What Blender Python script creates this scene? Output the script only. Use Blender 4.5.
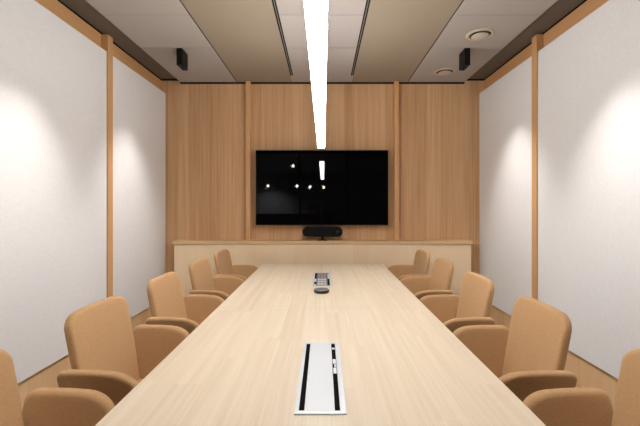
import bpy, bmesh, math, random
from mathutils import Vector, Matrix
random.seed(7)
for o in list(bpy.data.objects):
    bpy.data.objects.remove(o)
S = bpy.context.scene
C = S.collection
PI = math.pi

# ------------------------------------------------------------------ camera, world, lights, exposure
FPX = 380.0
EYE = 1.31
cd = bpy.data.cameras.new('camera')
cd.sensor_width = 36.0
cd.lens = 36.0 * FPX / 640.0
cd.shift_x = -3.4 / 640.0
cd.shift_y = -7.5 / 640.0
cd.clip_start = 0.02
cam = bpy.data.objects.new('camera', cd)
C.objects.link(cam)
cam.location = (0, 0, EYE)
cam.rotation_euler = (PI / 2, 0, 0)
S.camera = cam

w = bpy.data.worlds.new('world')
S.world = w
w.use_nodes = True
w.node_tree.nodes['Background'].inputs[0].default_value = (0.9, 0.88, 0.85, 1)
w.node_tree.nodes['Background'].inputs[1].default_value = 0.02

S.view_settings.view_transform = 'Standard'
S.view_settings.look = 'None'
S.view_settings.gamma = 1.0
S.view_settings.exposure = 1.07
S.view_settings.use_curve_mapping = False

LAMP_DOWN = 17.0      # emission of the pendant diffuser
LAMP_FILL_UP = 22.0         # emission of an unseen strip added on top to brighten ceiling and walls
SPOT_W = 32.0         # ceiling wall washers
SPOT_COL = (1.0, 0.97, 0.94)
LAMP_COL = (0.97, 0.985, 1.0)

# ------------------------------------------------------------------ material helpers
def srgb(r, g, b):
    def f(c):
        c /= 255.0
        return c / 12.92 if c <= 0.04045 else ((c + 0.055) / 1.055) ** 2.4
    return (f(r), f(g), f(b), 1.0)

def newmat(name):
    m = bpy.data.materials.new(name)
    m.use_nodes = True
    nt = m.node_tree
    p = nt.nodes['Principled BSDF']
    return m, nt, p

def plain(name, col, rough=0.6, metal=0.0, bump=0.0, bscale=200, spec=0.5, var=0.0):
    m, nt, p = newmat(name)
    p.inputs['Base Color'].default_value = col
    p.inputs['Roughness'].default_value = rough
    p.inputs['Metallic'].default_value = metal
    p.inputs['Specular IOR Level'].default_value = spec
    tc = nt.nodes.new('ShaderNodeTexCoord')
    n = nt.nodes.new('ShaderNodeTexNoise')
    n.inputs['Scale'].default_value = bscale
    n.inputs['Detail'].default_value = 3
    nt.links.new(tc.outputs['Object'], n.inputs['Vector'])
    if var > 0:
        mx = nt.nodes.new('ShaderNodeMix'); mx.data_type = 'RGBA'; mx.blend_type = 'MULTIPLY'
        mx.inputs['Factor'].default_value = var
        mx.inputs['A'].default_value = col
        nt.links.new(n.outputs['Fac'], mx.inputs['B'])
        nt.links.new(mx.outputs['Result'], p.inputs['Base Color'])
    if bump > 0:
        b = nt.nodes.new('ShaderNodeBump')
        b.inputs['Strength'].default_value = bump
        b.inputs['Distance'].default_value = 0.002
        nt.links.new(n.outputs['Fac'], b.inputs['Height'])
        nt.links.new(b.outputs['Normal'], p.inputs['Normal'])
    return m

def emit(name, col, strength):
    m, nt, p = newmat(name)
    p.inputs['Base Color'].default_value = (0.8, 0.8, 0.8, 1)
    p.inputs['Emission Color'].default_value = (*col, 1)
    p.inputs['Emission Strength'].default_value = strength
    return m

def math_node(nt, op, a, b=None):
    n = nt.nodes.new('ShaderNodeMath'); n.operation = op
    if isinstance(a, (int, float)): n.inputs[0].default_value = a
    else: nt.links.new(a, n.inputs[0])
    if b is not None:
        if isinstance(b, (int, float)): n.inputs[1].default_value = b
        else: nt.links.new(b, n.inputs[1])
    return n.outputs[0]

def wood(name, dark, light, across='X', along='Z', plank=0.11, pvar=0.5, grain=1.0, rough=0.5, block=0.0, spec=0.4):
    """oak veneer: strips laid side by side with fine grain running along one axis"""
    m, nt, p = newmat(name)
    tc = nt.nodes.new('ShaderNodeTexCoord')
    sep = nt.nodes.new('ShaderNodeSeparateXYZ')
    nt.links.new(tc.outputs['Object'], sep.inputs[0])
    A = sep.outputs[across]; L = sep.outputs[along]
    pi = math_node(nt, 'FLOOR', math_node(nt, 'DIVIDE', A, plank))
    wn = nt.nodes.new('ShaderNodeTexWhiteNoise'); wn.noise_dimensions = '2D'
    cmb = nt.nodes.new('ShaderNodeCombineXYZ')
    nt.links.new(pi, cmb.inputs[0])
    if block > 0:
        w1 = nt.nodes.new('ShaderNodeTexWhiteNoise'); w1.noise_dimensions = '1D'
        nt.links.new(pi, w1.inputs['W'])
        off = math_node(nt, 'ADD', math_node(nt, 'DIVIDE', L, block), w1.outputs['Value'])
        nt.links.new(math_node(nt, 'FLOOR', off), cmb.inputs[1])
    nt.links.new(cmb.outputs[0], wn.inputs['Vector'])
    def noise(sa, sl, det, seedsrc=True):
        c = nt.nodes.new('ShaderNodeCombineXYZ')
        nt.links.new(math_node(nt, 'MULTIPLY', A, sa), c.inputs[0])
        nt.links.new(math_node(nt, 'MULTIPLY', L, sl), c.inputs[1])
        nt.links.new(math_node(nt, 'MULTIPLY', wn.outputs['Value'], 37.0), c.inputs[2])
        n = nt.nodes.new('ShaderNodeTexNoise')
        n.inputs['Scale'].default_value = 1.0
        n.inputs['Detail'].default_value = det
        n.inputs['Roughness'].default_value = 0.6
        nt.links.new(c.outputs[0], n.inputs['Vector'])
        return n.outputs['Fac']
    fine = noise(220, 2.2, 4)
    broad = noise(38, 0.8, 3)
    v = math_node(nt, 'ADD', math_node(nt, 'MULTIPLY', fine, 0.6 * grain), math_node(nt, 'MULTIPLY', broad, 0.75 * grain))
    v = math_node(nt, 'ADD', v, math_node(nt, 'MULTIPLY', wn.outputs['Value'], pvar))
    v = math_node(nt, 'SUBTRACT', v, 0.675 * grain + 0.5 * pvar - 0.5)
    r = nt.nodes.new('ShaderNodeValToRGB')
    r.color_ramp.elements[0].position = 0.1; r.color_ramp.elements[0].color = dark
    r.color_ramp.elements[1].position = 0.9; r.color_ramp.elements[1].color = light
    nt.links.new(v, r.inputs[0])
    nt.links.new(r.outputs[0], p.inputs['Base Color'])
    p.inputs['Roughness'].default_value = rough
    p.inputs['Specular IOR Level'].default_value = spec
    b = nt.nodes.new('ShaderNodeBump'); b.inputs['Strength'].default_value = 0.08; b.inputs['Distance'].default_value = 0.001
    nt.links.new(fine, b.inputs['Height']); nt.links.new(b.outputs['Normal'], p.inputs['Normal'])
    return m

def weave(name, c1, c2, scale, rough=0.95, bump=0.25, sheen=0.0):
    """woven cloth: crossed fine threads plus a soft mottling"""
    m, nt, p = newmat(name)
    tc = nt.nodes.new('ShaderNodeTexCoord')
    n1 = nt.nodes.new('ShaderNodeTexNoise'); n1.inputs['Scale'].default_value = scale; n1.inputs['Detail'].default_value = 4
    n2 = nt.nodes.new('ShaderNodeTexNoise'); n2.inputs['Scale'].default_value = 1.0; n2.inputs['Detail'].default_value = 2
    mp = nt.nodes.new('ShaderNodeMapping'); mp.inputs['Scale'].default_value = (scale * 0.2, scale * 0.2, scale * 1.6)
    n3 = nt.nodes.new('ShaderNodeTexNoise'); n3.inputs['Scale'].default_value = 1.0; n3.inputs['Detail'].default_value = 2
    mp2 = nt.nodes.new('ShaderNodeMapping'); mp2.inputs['Scale'].default_value = (scale * 1.6, scale * 1.6, scale * 0.2)
    nt.links.new(tc.outputs['Object'], n1.inputs['Vector'])
    nt.links.new(tc.outputs['Object'], mp.inputs['Vector']); nt.links.new(mp.outputs[0], n2.inputs['Vector'])
    nt.links.new(tc.outputs['Object'], mp2.inputs['Vector']); nt.links.new(mp2.outputs[0], n3.inputs['Vector'])
    v = math_node(nt, 'ADD', math_node(nt, 'MULTIPLY', n1.outputs['Fac'], 0.4),
                  math_node(nt, 'MULTIPLY', math_node(nt, 'ADD', n2.outputs['Fac'], n3.outputs['Fac']), 0.3))
    r = nt.nodes.new('ShaderNodeValToRGB')
    r.color_ramp.elements[0].position = 0.3; r.color_ramp.elements[0].color = c1
    r.color_ramp.elements[1].position = 0.7; r.color_ramp.elements[1].color = c2
    nt.links.new(v, r.inputs[0]); nt.links.new(r.outputs[0], p.inputs['Base Color'])
    p.inputs['Roughness'].default_value = rough
    p.inputs['Specular IOR Level'].default_value = 0.2
    if sheen: 
        p.inputs['Sheen Weight'].default_value = sheen
        p.inputs['Sheen Roughness'].default_value = 0.5
        p.inputs['Sheen Tint'].default_value = (1.0, 0.85, 0.7, 1)
    b = nt.nodes.new('ShaderNodeBump'); b.inputs['Strength'].default_value = bump; b.inputs['Distance'].default_value = 0.002
    nt.links.new(v, b.inputs['Height']); nt.links.new(b.outputs['Normal'], p.inputs['Normal'])
    return m

M = {}
M['wall_wood'] = wood('oak_veneer_wall', srgb(182, 136, 92), srgb(228, 187, 142), 'X', 'Z', 0.115, 0.3, 1.1)
M['side_wood'] = wood('oak_veneer_side', srgb(234, 188, 136), srgb(250, 214, 166), 'Y', 'Z', 0.145, 0.3, 0.7)
M['frieze_wood'] = wood('oak_trim', srgb(196, 144, 94), srgb(220, 172, 120), 'Z', 'Y', 0.4, 0.2, 0.6)
M['post_wood'] = wood('oak_post', srgb(200, 148, 98), srgb(224, 178, 128), 'X', 'Z', 0.4, 0.1, 0.4)
M['cab_wood'] = wood('oak_cabinet', srgb(240, 210, 168), srgb(252, 230, 196), 'X', 'Z', 0.16, 0.3, 0.6)
M['ledge_wood'] = wood('oak_ledge', srgb(214, 172, 124), srgb(232, 196, 150), 'Z', 'X', 0.5, 0.1, 0.5)
M['table_wood'] = wood('pale_oak_table', srgb(220, 198, 168), srgb(242, 226, 202), 'X', 'Y', 0.098, 0.22, 1.3, rough=0.38, block=0.85, spec=0.35)
M['chair'] = weave('tan_wool', srgb(180, 138, 94), srgb(204, 164, 119), 260, sheen=0.25)
M['panel'] = weave('grey_acoustic_cloth', srgb(224, 222, 221), srgb(240, 238, 237), 150, bump=0.1)
M['tile'] = plain('ceiling_tile', srgb(164, 155, 146), 0.8, bump=0.1, bscale=300)
M['tile2'] = plain('ceiling_tile_centre', srgb(164, 154, 147), 0.8, bump=0.1, bscale=300)
M['cpanel'] = plain('ceiling_panel', srgb(142, 127, 108), 0.75)
M['cstrip'] = plain('ceiling_margin', srgb(104, 92, 80), 0.85)
M['black'] = plain('matt_black', srgb(9, 9, 9), 0.5, spec=0.25)
M['gap'] = plain('shadow_gap_black', srgb(14, 13, 12), 0.9, spec=0.1)
M['carpet'] = plain('carpet', srgb(196, 192, 186), 0.9, bump=0.4, bscale=350, spec=0.1, var=0.2)
M['grey'] = plain('slot_grey', srgb(96, 90, 86), 0.5)
M['alu'] = plain('brushed_aluminium', srgb(214, 216, 218), 0.42, metal=0.35)
M['alu2'] = plain('anodised_lid', srgb(212, 213, 215), 0.45, metal=0.2)
M['darkmetal'] = plain('dark_metal', srgb(50, 48, 46), 0.4, metal=0.8)
M['castor'] = plain('castor_rubber', srgb(30, 30, 30), 0.7)
M['screen'] = plain('glossy_screen', srgb(6, 6, 7), 0.02, spec=0.6)
M['bezel'] = plain('tv_bezel', srgb(12, 12, 12), 0.3)
M['mesh'] = plain('speaker_cloth', srgb(14, 15, 16), 0.8, bump=0.4, bscale=600, spec=0.2)
M['lens'] = plain('lens_glass', srgb(14, 18, 24), 0.08, spec=0.8)
M['puck_side'] = plain('puck_side', srgb(40, 40, 42), 0.6)
M['puck_top'] = plain('puck_top', srgb(128, 128, 128), 0.4, metal=0.5)
M['white'] = plain('white_plastic', srgb(226, 226, 226), 0.4)
M['pink'] = plain('socket_face', srgb(168, 140, 138), 0.5)
M['vent'] = plain('vent_enamel', srgb(190, 176, 156), 0.5)
M['ventgap'] = plain('vent_gap', srgb(50, 42, 36), 0.8)
M['lamp'] = emit('lamp_diffuser', LAMP_COL, LAMP_DOWN)
M['lampfill'] = emit('lamp_fill_glow', LAMP_COL, LAMP_FILL_UP)
M['lampbody'] = plain('lamp_body', srgb(200, 200, 200), 0.4, metal=0.3)
M['spotlens'] = emit('spot_lens', SPOT_COL, 4.0)
M['hall'] = plain('hall_paint', srgb(110, 110, 114), 0.8)
M['hallwood'] = plain('hall_wood', srgb(120, 74, 44), 0.7)
M['globe'] = emit('hall_globe', (1.0, 0.86, 0.66), 20.0)
mg, nt, p = newmat('clear_glass')
p.inputs['Transmission Weight'].default_value = 1.0
p.inputs['Roughness'].default_value = 0.0
p.inputs['IOR'].default_value = 1.2
M['glass'] = mg

# ------------------------------------------------------------------ mesh helpers
def obj(name, bm, mat, parent=None, smooth=False):
    me = bpy.data.meshes.new(name)
    bmesh.ops.recalc_face_normals(bm, faces=bm.faces[:])
    bm.to_mesh(me); bm.free()
    if smooth:
        for p_ in me.polygons: p_.use_smooth = True
    o = bpy.data.objects.new(name, me)
    C.objects.link(o)
    me.materials.append(M[mat])
    if parent: o.parent = parent
    return o

def tag(o, label, cat, group=None):
    o['label'] = label; o['category'] = cat
    if group: o['group'] = group
    return o

def thing(name, label, cat, loc=(0, 0, 0), rz=0, group=None):
    o = bpy.data.objects.new(name, None); C.objects.link(o)
    o.location = loc; o.rotation_euler = (0, 0, rz)
    o.empty_display_size = 0.1
    return tag(o, label, cat, group)

def dup(root, loc, rz, label, group=None):
    r = root.copy(); C.objects.link(r); r.location = loc; r.rotation_euler = (0, 0, rz)
    r['label'] = label
    if group: r['group'] = group
    for ch in list(root.children):
        c = ch.copy(); C.objects.link(c); c.parent = r
        for g in list(ch.children):
            d = g.copy(); C.objects.link(d); d.parent = c
    return r

def box(bm, x0, x1, y0, y1, z0, z1, bev=0.0, seg=2):
    r = bmesh.ops.create_cube(bm, size=1)
    vs = r['verts']
    for v in vs:
        v.co = Vector(((x0 + x1) / 2 + v.co.x * (x1 - x0), (y0 + y1) / 2 + v.co.y * (y1 - y0), (z0 + z1) / 2 + v.co.z * (z1 - z0)))
    if bev > 0:
        es = set()
        for v in vs: es.update(v.link_edges)
        bmesh.ops.bevel(bm, geom=list(es), offset=bev, segments=seg, profile=0.5, affect='EDGES')
    return bm

def bx(*a, **k): return box(bmesh.new(), *a, **k)

def struct(name, bm, mat, parent=None):
    o = obj(name, bm, mat, parent)
    if not parent: o['kind'] = 'structure'
    return o

def lathe(prof, n=32, cx=0, cy=0, bm=None):
    bm = bm or bmesh.new()
    rings = []
    for r, z in prof:
        if r < 1e-6: rings.append([bm.verts.new((cx, cy, z))])
        else: rings.append([bm.verts.new((cx + r * math.cos(2 * PI * i / n), cy + r * math.sin(2 * PI * i / n), z)) for i in range(n)])
    for a, b in zip(rings, rings[1:]):
        for i in range(n):
            j = (i + 1) % n
            if len(a) == 1 and len(b) == 1: continue
            if len(a) == 1: bm.faces.new((a[0], b[i], b[j]))
            elif len(b) == 1: bm.faces.new((a[i], a[j], b[0]))
            else: bm.faces.new((a[i], a[j], b[j], b[i]))
    return bm

def tube(bm, pts, rad, n=10):
    rings = []
    for k, p0 in enumerate(pts):
        p0 = Vector(p0)
        d = (Vector(pts[min(k + 1, len(pts) - 1)]) - Vector(pts[max(k - 1, 0)])).normalized()
        u = d.orthogonal().normalized()
        if k and rings_u:
            u = (rings_u[-1] - d * rings_u[-1].dot(d)).normalized()
        else: rings_u = []
        rings_u.append(u)
        v = d.cross(u)
        r = rad[k] if isinstance(rad, (list, tuple)) else rad
        rings.append([bm.verts.new(p0 + (u * math.cos(2 * PI * i / n) + v * math.sin(2 * PI * i / n)) * r) for i in range(n)])
    for a, b in zip(rings, rings[1:]):
        for i in range(n):
            j = (i + 1) % n
            bm.faces.new((a[i], a[j], b[j], b[i]))
    bm.faces.new(rings[0][::-1]); bm.faces.new(rings[-1])
    return bm

def rrect(w, h, radii, n=8):
    """rounded rectangle outline centred on u, v from 0..h; radii = (bl, br, tr, tl); arcs are quarter circles"""
    pts = []
    cs = [(-w / 2, 0, PI, 1, 1), (w / 2, 0, 1.5 * PI, -1, 1), (w / 2, h, 0, -1, -1), (-w / 2, h, 0.5 * PI, 1, -1)]
    for (cx, cy, a0, sx, sy), r in zip(cs, radii):
        ru, rv = r if isinstance(r, tuple) else (r, r)
        ox, oy = cx + sx * ru, cy + sy * rv
        for i in range(n + 1):
            a = a0 + 0.5 * PI * i / n
            pts.append((ox + ru * math.cos(a), oy + rv * math.sin(a)))
    out = []
    for i in range(len(pts)):                    # add points along the straight runs
        a, b = pts[i], pts[(i + 1) % len(pts)]
        out.append(a)
        d = math.hypot(b[0] - a[0], b[1] - a[1])
        k = int(d / 0.03)
        for q in range(1, k): out.append((a[0] + (b[0] - a[0]) * q / k, a[1] + (b[1] - a[1]) * q / k))
    return out

def slab(outline, thick, re, fn, nr=5):
    """upholstered pad: outline in (u,v), rounded rim of radius re, mapped by fn(u,v,t)"""
    bm = bmesh.new()
    cu = sum(p_[0] for p_ in outline) / len(outline); cv = sum(p_[1] for p_ in outline) / len(outline)
    mu = max(abs(p_[0] - cu) for p_ in outline); mv = max(abs(p_[1] - cv) for p_ in outline)
    def ring(inset, t):
        su = (mu - inset) / mu; sv = (mv - inset) / mv
        return [bm.verts.new(fn(cu + (a - cu) * su, cv + (b - cv) * sv, t)) for a, b in outline]
    def sring(s, t):
        su = (mu - re) / mu * s; sv = (mv - re) / mv * s
        return [bm.verts.new(fn(cu + (a - cu) * su, cv + (b - cv) * sv, t)) for a, b in outline]
    rings = []
    h = thick / 2
    rings.append([bm.verts.new(fn(cu, cv, h))])
    for s in (0.3, 0.6, 0.85): rings.append(sring(s, h))
    for i in range(nr + 1):
        a = PI / 2 * (1 - i / nr)
        rings.append(ring(re * (1 - math.cos(a)), h - re + re * math.sin(a)))
    for i in range(0 if h - re > 1e-4 else 1, nr + 1):
        a = PI / 2 * i / nr
        rings.append(ring(re * (1 - math.cos(a)), -(h - re) - re * math.sin(a)))
    for s in (0.85, 0.6, 0.3): rings.append(sring(s, -h))
    rings.append([bm.verts.new(fn(cu, cv, -h))])
    n = len(outline)
    for a, b in zip(rings, rings[1:]):
        for i in range(n):
            j = (i + 1) % n
            if len(a) == 1: bm.faces.new((a[0], b[i], b[j]))
            elif len(b) == 1: bm.faces.new((a[i], a[j], b[0]))
            else: bm.faces.new((a[i], a[j], b[j], b[i]))
    bmesh.ops.remove_doubles(bm, verts=bm.verts[:], dist=1e-5)
    return bm

# ------------------------------------------------------------------ the room
Y0, Y1 = -1.30, 4.22
WX = 1.81
WR = 1.795
ZC, ZS = 2.676, 2.71
struct('floor', bx(-WX - .1, WX + .1, Y0 - .05, Y1 + .1, -0.1, 0), 'carpet')
struct('wall_back', bx(-WX - .1, WX + .1, Y1, Y1 + .1, 0, ZS), 'wall_wood')
struct('wall_left', bx(-WX - .1, -WX, Y0, Y1, 0, ZS), 'side_wood')
struct('wall_right', bx(WR, WR + .1, Y0, Y1, 0, ZS), 'side_wood')
# oak frieze above the cloth panels and black shadow gaps where the walls meet the ceiling
bm = bmesh.new()
struct('trim_1', bx(-WX, -WX + .012, Y0, Y1, 2.53, ZS - .014), 'frieze_wood')
struct('trim_2', bx(WR - .012, WR, Y0, Y1, 2.53, ZS - .014), 'frieze_wood')
struct('trim_3', bx(-1.585, 1.562, Y1 - .012, Y1, ZC - .016, ZC), 'gap')
bm = bmesh.new()
box(bm, -WX, -WX + .014, Y0, Y1, ZS - .014, ZS); box(bm, -WX, -1.585, Y1 - .014, Y1, ZS - .014, ZS)
struct('trim_4', bm, 'gap')
bm = bmesh.new()
box(bm, WR - .014, WR, Y0, Y1, ZS - .014, ZS); box(bm, 1.562, WR, Y1 - .014, Y1, ZS - .014, ZS)
struct('trim_5', bm, 'gap')
# black strips painted in for the shadow line under the cloth panels
struct('trim_6', bx(-WX, -1.775, Y0, Y1, 0.278, 0.287), 'gap')
struct('trim_7', bx(1.76, WR, Y0, Y1, 0.278, 0.287), 'gap')
struct('baseboard_left', bx(-WX, -WX + .012, Y0, Y1, 0, 0.06), 'side_wood')
struct('baseboard_right', bx(WR - .012, WR, Y0, Y1, 0, 0.06), 'side_wood')
# ceiling: dark side margins, tiled bands, smooth wide panels, light tracks
struct('ceiling', bx(-WX - .1, WX + .1, Y0, Y1 + .1, ZS, ZS + .1), 'cstrip')
XA, XB, XC = (-1.585, -.957, -.342), None, (.311, .933, 1.562)
struct('trim_8', bx(-1.585, -.953, Y0, Y1 - .02, ZC + .006, ZS), 'gap')
struct('trim_9', bx(.929, 1.562, Y0, Y1 - .02, ZC + .006, ZS), 'gap')
struct('trim_10', bx(-.95, .925, Y0, Y1 - .02, ZC + .012, ZS), 'gap')
rows = [3.296 - .5715 * k for k in range(9)]
edges = [Y1 - .008] + [r_ for r_ in rows if r_ > Y0] + [Y0]
def tiles(x0, x1, mat):
    for a, b in zip(edges, edges[1:]):
        t = obj('ceiling_tile', bx(x0, x1, b + .003, a - .003, ZC, ZC + .012, bev=.001, seg=1), mat)
        t['kind'] = 'structure'
tiles(-1.585, -.963, 'tile'); tiles(.939, 1.562, 'tile'); tiles(-.318, .287, 'tile2')
for x0, x1 in ((-.951, -.346), (.315, .927)):
    t = obj('ceiling_panel', bx(x0, x1, Y0, Y1 - .008, ZC - .001, ZC + .012, bev=.001, seg=1), 'cpanel'); t['kind'] = 'structure'
for x0, x1 in ((-.346, -.318), (.287, .315)):
    bm = bmesh.new(); box(bm, x0, x0 + .010, Y0, 4.0, ZC + .003, ZC + .012); box(bm, x1 - .010, x1, Y0, 4.0, ZC + .003, ZC + .012)
    t = obj('ceiling_track', bm, 'gap'); t['kind'] = 'structure'
    obj('track_rail', bx(x0 + .010, x1 - .010, Y0, 4.0, ZC + .001, ZC + .012), 'grey', t)
    t2 = obj('ceiling_track_end', bx(x0, x1, 4.0, Y1 - .008, ZC - .0005, ZC + .012), 'tile2'); t2['kind'] = 'structure'

# ------------------------------------------------------------------ glazed partition and hall behind the camera (seen in the television)
bm = bmesh.new()
for x in (-1.81, -.62, .58, 1.77): box(bm, x, x + .04, Y0 - .05, Y0, 0, ZC)
box(bm, -WX, WX, Y0 - .05, Y0, 0, .05); box(bm, -WX, WX, Y0 - .05, Y0, ZC - .06, ZC + .034)
struct('wall_front', bm, 'black')
struct('window_1', bx(-1.77, 1.77, Y0 - .03, Y0 - .02, .05, ZC - .06), 'glass')
struct('hall_floor', bx(-5, 5, -10, Y0 - .05, -.1, 0), 'carpet')
struct('hall_ceiling', bx(-5, 5, -10, Y0 - .05, 2.9, 3.0), 'hall')
bm = bmesh.new(); box(bm, -5.1, -5, -10, Y0, 0, 3); box(bm, 5, 5.1, -10, Y0, 0, 3); box(bm, -5, 5, -10.1, -10, 0, 3)
box(bm, -5, -WX - .1, Y0 - .05, Y0, 0, 3); box(bm, WX + .1, 5, Y0 - .05, Y0, 0, 3)
struct('hall_wall', bm, 'hall')
t = tag(obj('hall_counter', bx(-3.4, .9, -6.4, -5.8, 0, 1.0, bev=.01), 'hallwood'), 'brown counter reflected low in the television screen', 'counter')
hy = -4.0
hlabels = ['warm lamp reflected farthest left in the television', 'warm lamp reflected left of the middle pair in the television',
           'warm lamp reflected near the middle of the television', 'small high lamp reflected upper left in the television',
           'warm lamp reflected under the white lamp reflection in the television']
D2 = 2 * 4.10 - hy
for (px, py), lb in zip(((268, 186), (297, 186), (310, 187), (293, 166), (323.7, 187.5)), hlabels):
    X = (px - 323.4) * D2 / FPX; Z = EYE + (205.5 - py) * D2 / FPX
    t = thing('hall_pendant', lb, 'lamp', (X, hy, Z), group='lamps in the hall')
    obj('globe', lathe([(0, -.04), (.02, -.036), (.036, -.016), (.04, 0), (.036, .02), (.02, .046), (0, .052)], 20), 'globe', t, True)
    obj('cord', tube(bmesh.new(), [(0, 0, .05), (0, 0, 2.9 - Z)], .004, 6), 'black', t)

dl = thing('hall_fill', 'added fill light brightening the hall wall reflected far left in the television', 'lamp', (-2.5, -9.0, 2.9))  # added fill light, lifts the hall wall to grey in the screen reflection
obj('fill_ring', lathe([(0, -.012), (.06, -.012), (.075, -.004), (.075, 0), (0, 0)], 24), 'white', dl, True)
ld = bpy.data.lights.new('hall_fill_spot', 'SPOT'); ld.energy = 350; ld.spot_size = math.radians(110); ld.spot_blend = .8
lo = bpy.data.objects.new('hall_fill_beam', ld); C.objects.link(lo); lo.parent = dl; lo.location = (0, 0, -.03)

# ------------------------------------------------------------------ cloth acoustic panels and oak posts on the side walls
posts = [3.112 - 1.16 * k for k in range(4)]
segs = [(3.152, Y1 - .001)] + [(posts[i + 1] + .04, posts[i] - .042) for i in range(3)] + [(Y0 + .01, posts[3] - .042)]
pn = ['far pale grey cloth panel on the {} wall, between oak post and wood end wall',
      'large pale grey cloth panel on the {} wall, nearer side of the oak post',
      'pale grey cloth panel on the {} wall beside the nearest chairs',
      'pale grey cloth panel on the {} wall level with the viewer', 'pale grey cloth panel on the {} wall by the glass partition']
def side(sx, nm):
    WW = WX if sx < 0 else WR; PX = 1.75 if sx < 0 else 1.731; QX = 1.742 if sx < 0 else 1.724
    for (a, b), lb in zip(segs, pn):
        x0, x1 = sorted((sx * PX, sx * (WW - .013)))
        tag(obj('acoustic_panel', bx(x0, x1, a, b, .288, 2.555, bev=.004), 'panel'), lb.format(nm), 'wall panel', 'cloth panels on the %s wall' % nm)
    for i, yp in enumerate(posts):
        x0, x1 = sorted((sx * QX, sx * (WW - .0125)))
        lb = ('slim oak post dividing the cloth panels on the %s wall' % nm) if i == 0 else \
             'oak post on the %s wall, %s from the end wall' % (nm, ('', 'second', 'third', 'fourth')[i])
        tag(obj('wall_post', bx(x0, x1, yp - .038, yp + .036, .0601, ZS - .014, bev=.003), 'post_wood'), lb, 'post', 'oak posts on the %s wall' % nm)
side(-1, 'left'); side(1, 'right')
for x, nm in ((-.828, 'left'), (.805, 'right')):
    tag(obj('wall_post', bx(x - .025, x + .025, Y1 - .05, Y1 - .0001, .932, ZC - .001, bev=.002), 'post_wood'),
        'thin oak post on the end wall, %s of the television' % nm, 'post', 'oak posts on the end wall')

# ------------------------------------------------------------------ low cabinet along the end wall
cab = thing('wall_cabinet', 'long low pale oak cabinet under the television on the end wall', 'cabinet', (0, 4.14, 0))
cab.location = (0, 0, 0)
obj('cabinet_body', bx(-1.600, 1.584, 4.075, Y1 - .001, .0, .893), 'cab_wood', cab)
obj('cabinet_top', bx(-1.615, 1.597, 4.062, Y1 - .001, .897, .931, bev=.002), 'ledge_wood', cab)
obj('shadow_gap', bx(-1.59, 1.575, 4.085, Y1 - .001, .892, .898), 'gap', cab)

# ------------------------------------------------------------------ television and video bar
tv = thing('television', 'large black flat television mounted on the wooden end wall', 'television', (0, 0, 0))
obj('housing', bx(-.733, .702, 4.112, 4.15, 1.095, 1.91, bev=.004), 'bezel', tv)
obj('screen', bx(-.727, .696, 4.108, 4.115, 1.106, 1.904), 'screen', tv)
obj('wall_bracket', bx(-.3, .27, 4.15, Y1 - .001, 1.3, 1.7), 'darkmetal', tv)
vb = thing('video_bar', 'black rounded video conference bar under the television', 'speaker', (-.010, 4.10, .931))
def pill(w_, h_, d_, z0):
    return slab(rrect(w_, h_, [h_ / 2 - .001] * 4), d_, .012, lambda u, v, t: (u, t, z0 + v))
obj('housing', pill(.43, .105, .07, .044), 'mesh', vb, True)
l = lathe([(0, 0), (.022, 0), (.024, -.004), (0, -.005)], 20)
bmesh.ops.rotate(l, verts=l.verts[:], cent=(0, 0, 0), matrix=Matrix.Rotation(-PI / 2, 3, 'X')); 
bmesh.ops.transform(l, matrix=Matrix.Translation((.165, -.033, .096)), verts=l.verts[:])
obj('camera_lens', l, 'lens', vb, True)
bm = bmesh.new(); box(bm, -.012, .012, -.006, .006, .006, .05); box(bm, -.05, .05, -.03, .03, 0, .008, bev=.002)
obj('stand', bm, 'black', vb)

# ------------------------------------------------------------------ meeting table
TZ = .73; TL, TR = -.603, .588; TY0, TYM, TY1 = .66, 2.16, 3.75
tb = thing('meeting_table', 'long pale oak meeting table running down the middle of the room', 'table', (0, 0, 0))
obj('tabletop', bx(TL, TR, TY0, TYM - .0007, TZ - .03, TZ, bev=.002), 'table_wood', tb)
obj('tabletop', bx(TL, TR, TYM + .0007, TY1, TZ - .03, TZ, bev=.002), 'table_wood', tb)
for y in (1.05, 2.16, 3.25):
    obj('table_leg', bx(-.22, .22, y - .06, y + .06, 0, TZ - .03, bev=.004), 'cab_wood', tb)

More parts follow.
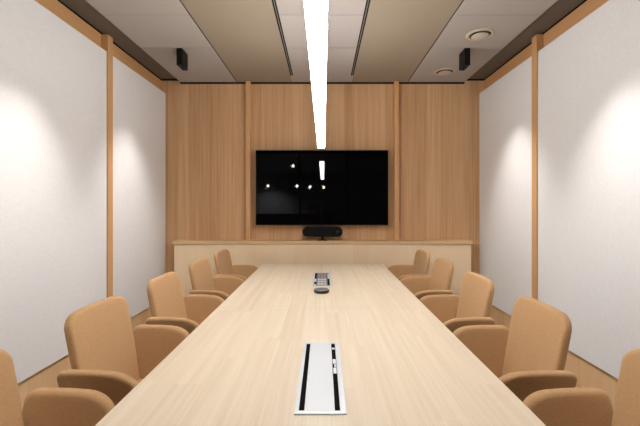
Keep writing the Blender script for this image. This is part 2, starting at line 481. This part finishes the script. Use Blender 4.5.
def cable_box(loc, label, open_):
    t = thing('cable_box', label, 'power outlet box', loc, group='cable boxes set in the table')
    L = .548; W = .146
    bm = bmesh.new()
    box(bm, -W / 2, -.061, 0, L, 0, .004, bev=.0008, seg=1); box(bm, .056, W / 2, 0, L, 0, .004, bev=.0008, seg=1)
    box(bm, -.061, .056, 0, .016, 0, .004, bev=.0008, seg=1); box(bm, -.061, .056, L - .012, L, 0, .004, bev=.0008, seg=1)
    obj('frame', bm, 'alu', t)
    if not open_:
        obj('lid', bx(-.0455, .041, .016, L - .012, 0, .0036, bev=.0008, seg=1), 'alu2', t)
    else:
        obj('socket_tray', bx(-.0455, .041, .016, L - .012, 0, .0015), 'grey', t)
        for k in range(6):
            y = .05 + k * .085
            s = obj('socket', bx(-.036, .031, y, y + .055, .0015, .004, bev=.001, seg=1), 'alu' if k < 3 else 'pink', t)
            bm = bmesh.new()
            for q in (-.016, .010): box(bm, q - .004, q + .004, y + .02, y + .034, .004, .0048)
            obj('socket_hole', bm, 'black', s)
    for i, (x0, x1) in enumerate(((-.061, -.0455), (.041, .056))):
        bm = bx(x0, x1, .016, L - .012, .0, .0012)
        obj('brush_slot', bm, 'gap', t)
    # white plugs and dark leads that show in the right-hand slot
    def bits(nm, spans, mat, x0, x1):
        for a, b in spans:
            obj(nm, bx(x0, x1, a, b, .0012, .0034, bev=.0006, seg=1), mat, t)
    if not open_:
        bits('plug', [(.255, .30), (.335, .375), (.475, .49)], 'white', .043, .0545)
        bits('plug', [(.305, .33)], 'alu', .047, .0545)
    else:
        bits('plug', [(.02, .07), (.16, .27)], 'white', -.060, -.0465)
        bits('plug', [(.28, .50)], 'alu2', .042, .055)
    return t
cable_box((-.0085, 1.052, TZ), 'closed silver cable box set in the near part of the table', False)
cable_box((-.0085, 2.722, TZ), 'open cable box with sockets at the far end of the table', True)
pk = thing('conference_microphone', 'small round dark conference microphone puck in front of the far cable box', 'microphone', (-.013, 2.535, TZ))
obj('base', lathe([(0, 0), (.040, 0), (.048, .005), (.052, .014), (.050, .019), (0, .019)], 40), 'puck_side', pk, True)
obj('top_grille', lathe([(.0495, .0192), (.046, .023), (.02, .0255), (0, .026)], 40), 'puck_top', pk, True)

# ------------------------------------------------------------------ chairs
def make_chair():
    t = thing('armchair', '', 'chair', (0, 0, 0), 0, 'tan armchairs around the meeting table')
    # backrest: tall pad, slightly dished, leaning back
    BW, BH, BT = .405, .477, .036
    z0 = .415
    lean = math.radians(11)
    def fb(u, v, tt):
        wv = u * (0.90 + 0.10 * min(1, v / .3))
        x = -.150 - v * math.sin(lean) + 0.36 * u * u + tt
        z = z0 + v * math.cos(lean) - 0.10 * abs(u) ** 2
        return (x, wv, z)
    obj('backrest', slab(rrect(BW, BH, [.05, .05, (.07, .055), (.07, .055)]), BT, .014, fb), 'chair', t, True)
    # seat cushion
    obj('seat', slab([(a, b - .225) for a, b in rrect(.46, .45, [.07, .07, .09, .09])], .085, .036,
                     lambda u, v, tt: (v + .035, u, .425 + tt + .01 * math.cos(u * 6) )), 'chair', t, True)
    # arm pads
    for s in (-1, 1):
        def fa(u, v, tt, s=s):
            yy = s * (.197 + .29 * v) + tt
            return (u - .058, yy, .466 + v - .06 * max(0, u + .02) )
        obj('armrest', slab(rrect(.295, .238, [(.06, .10), (.09, .10), (.10, .065), (.03, .03)]), .044, .016, fa), 'chair', t, True)
    # shell under the seat, gas column and swivel foot with four arms
    obj('seat_shell', slab([(a, b - .19) for a, b in rrect(.38, .38, [.08] * 4)], .03, .012, lambda u, v, tt: (v + .03, u, .368 + tt)), 'castor', t, True)
    obj('column', lathe([(0, .05), (.03, .05), (.03, .20), (.022, .20), (.022, .36), (0, .36)], 20, .03, 0), 'darkmetal', t, True)
    for k in range(4):
        a = PI / 4 + k * PI / 2
        c_, s_ = math.cos(a), math.sin(a)
        lg = obj('leg', tube(bmesh.new(), [(.03, 0, .075), (.03 + .15 * c_, .15 * s_, .062), (.03 + .27 * c_, .27 * s_, .046)], [.02, .016, .012]), 'darkmetal', t, True)
        obj('glide', lathe([(0, 0), (.018, 0), (.02, .006), (.02, .034), (0, .04)], 16, .03 + .265 * c_, .265 * s_), 'castor', lg, True)
    return t
ch0 = make_chair()
CX = .762
ys = [.985, 1.655, 2.32, 2.985, 3.60]
ordn = ['tan upholstered armchair nearest the viewer on the {} side, cut by the frame',
        'tan upholstered armchair on the {} side, second from the viewer, full back showing',
        'tan upholstered armchair in the middle of the {} row of five',
        'tan upholstered armchair on the {} side, second from the end wall cabinet',
        'tan upholstered armchair at the far {} corner of the table by the cabinet']
DX = ((-.015, 0, .01, .01, .022), (.018, 0, 0, 0, 0))
TW_L = (-2, -2, -1, -1, -2)
TW_R = (2, -1, 0, 0, 1)
first = True
for sx, nm in ((-1, 'left'), (1, 'right')):
    for i, y in enumerate(ys):
        loc = ((-CX, .722)[sx > 0] + DX[sx > 0][i], y, 0); rz = math.radians(TW_L[i]) if sx < 0 else PI + math.radians(TW_R[i])
        lb = ordn[i].format(nm)
        if first:
            ch0.location = loc; ch0.rotation_euler = (0, 0, rz); ch0['label'] = lb; first = False
        else: dup(ch0, loc, rz, lb)

# ------------------------------------------------------------------ pendant lamp
pl = thing('linear_pendant_lamp', 'long glowing white linear pendant lamp hanging over the table', 'lamp', (-.019, 0, 0))
LZ = EYE + .512
LY0, LY1 = .70, 3.38
obj('housing', bx(-.031, .031, LY0, LY1, LZ + .050, LZ + .060, bev=.002), 'lampbody', pl)
obj('diffuser', bx(-.030, .030, LY0 + .002, LY1 - .002, LZ, LZ + .050), 'lamp', pl)
obj('fill_strip', bx(-.022, .022, LY0 + .05, LY1 - .05, LZ + .060, LZ + .062), 'lampfill', pl)  # added glowing strip, unseen from the camera, for bounce off the ceiling
for y in (LY0 + .25, LY1 - .25):
    obj('suspension_cable', tube(bmesh.new(), [(0, y, LZ + .05), (0, y, ZC - .02)], .0012, 6), 'grey', pl)
    obj('ceiling_rose', lathe([(0, ZC - .0005), (.03, ZC - .0005), (.03, ZC - .02), (0, ZC - .022)], 24, 0, y), 'white', pl)

# ------------------------------------------------------------------ black wall-washer boxes on the ceiling
def washer(sx, yf, label):
    t = thing('ceiling_spotlight', label, 'spotlight', (sx * 1.25, yf + .07, ZC - .0005), group='black spotlights on the ceiling')
    bm = bmesh.new()
    box(bm, -.024, -.021, -.07, .07, -.145, 0); box(bm, .021, .024, -.07, .07, -.145, 0)
    box(bm, -.021, .021, -.07, -.067, -.145, 0); box(bm, -.021, .021, .067, .07, -.145, 0); box(bm, -.021, .021, -.067, .067, -.07, 0)
    obj('housing', bm, 'black', t)
    obj('lens', bx(-.018, .018, -.06, .06, -.078, -.0705), 'spotlens', t)
    ld = bpy.data.lights.new('spot', 'SPOT'); ld.energy = SPOT_W; ld.color = SPOT_COL
    ld.spot_size = math.radians(66); ld.spot_blend = 1.0; ld.shadow_soft_size = 0.03
    lo = bpy.data.objects.new('beam', ld); C.objects.link(lo); lo.parent = t
    lo.location = (0, 0, -.155)
    lo.rotation_euler = (0, -math.radians(13) * sx, 0)
for sx, nm in ((-1, 'left'), (1, 'right')):
    for k in range(4):
        lb = ('small black box spotlight on the %s ceiling band near the end wall' % nm) if k == 0 else \
            'black box spotlight on the %s ceiling band, %s from the end wall' % (nm, ('', 'second', 'third', 'fourth')[k])
        washer(sx, 3.296 - 1.20 * k, lb)

# ------------------------------------------------------------------ round air vents
for (x, y, lb) in ((1.25, 3.03, 'round ceiling air vent in front of the black spotlight'), (1.235, 3.87, 'round ceiling air vent behind the black spotlight, by the end wall')):
    t = thing('air_vent', lb, 'air vent', (x, y, ZC - .0005), group='round air vents in the right ceiling band')
    obj('rim', lathe([(.082, -.001), (.084, -.010), (.100, -.010), (.108, -.002), (.108, 0), (.082, 0)], 40), 'vent', t, True)
    obj('recess', lathe([(0, -.0005), (.082, -.0005), (.082, -.002), (0, -.002)], 40), 'ventgap', t)
    obj('disc', lathe([(0, -.004), (.045, -.004), (.068, -.016), (.064, -.022), (0, -.024)], 40), 'vent', t, True)
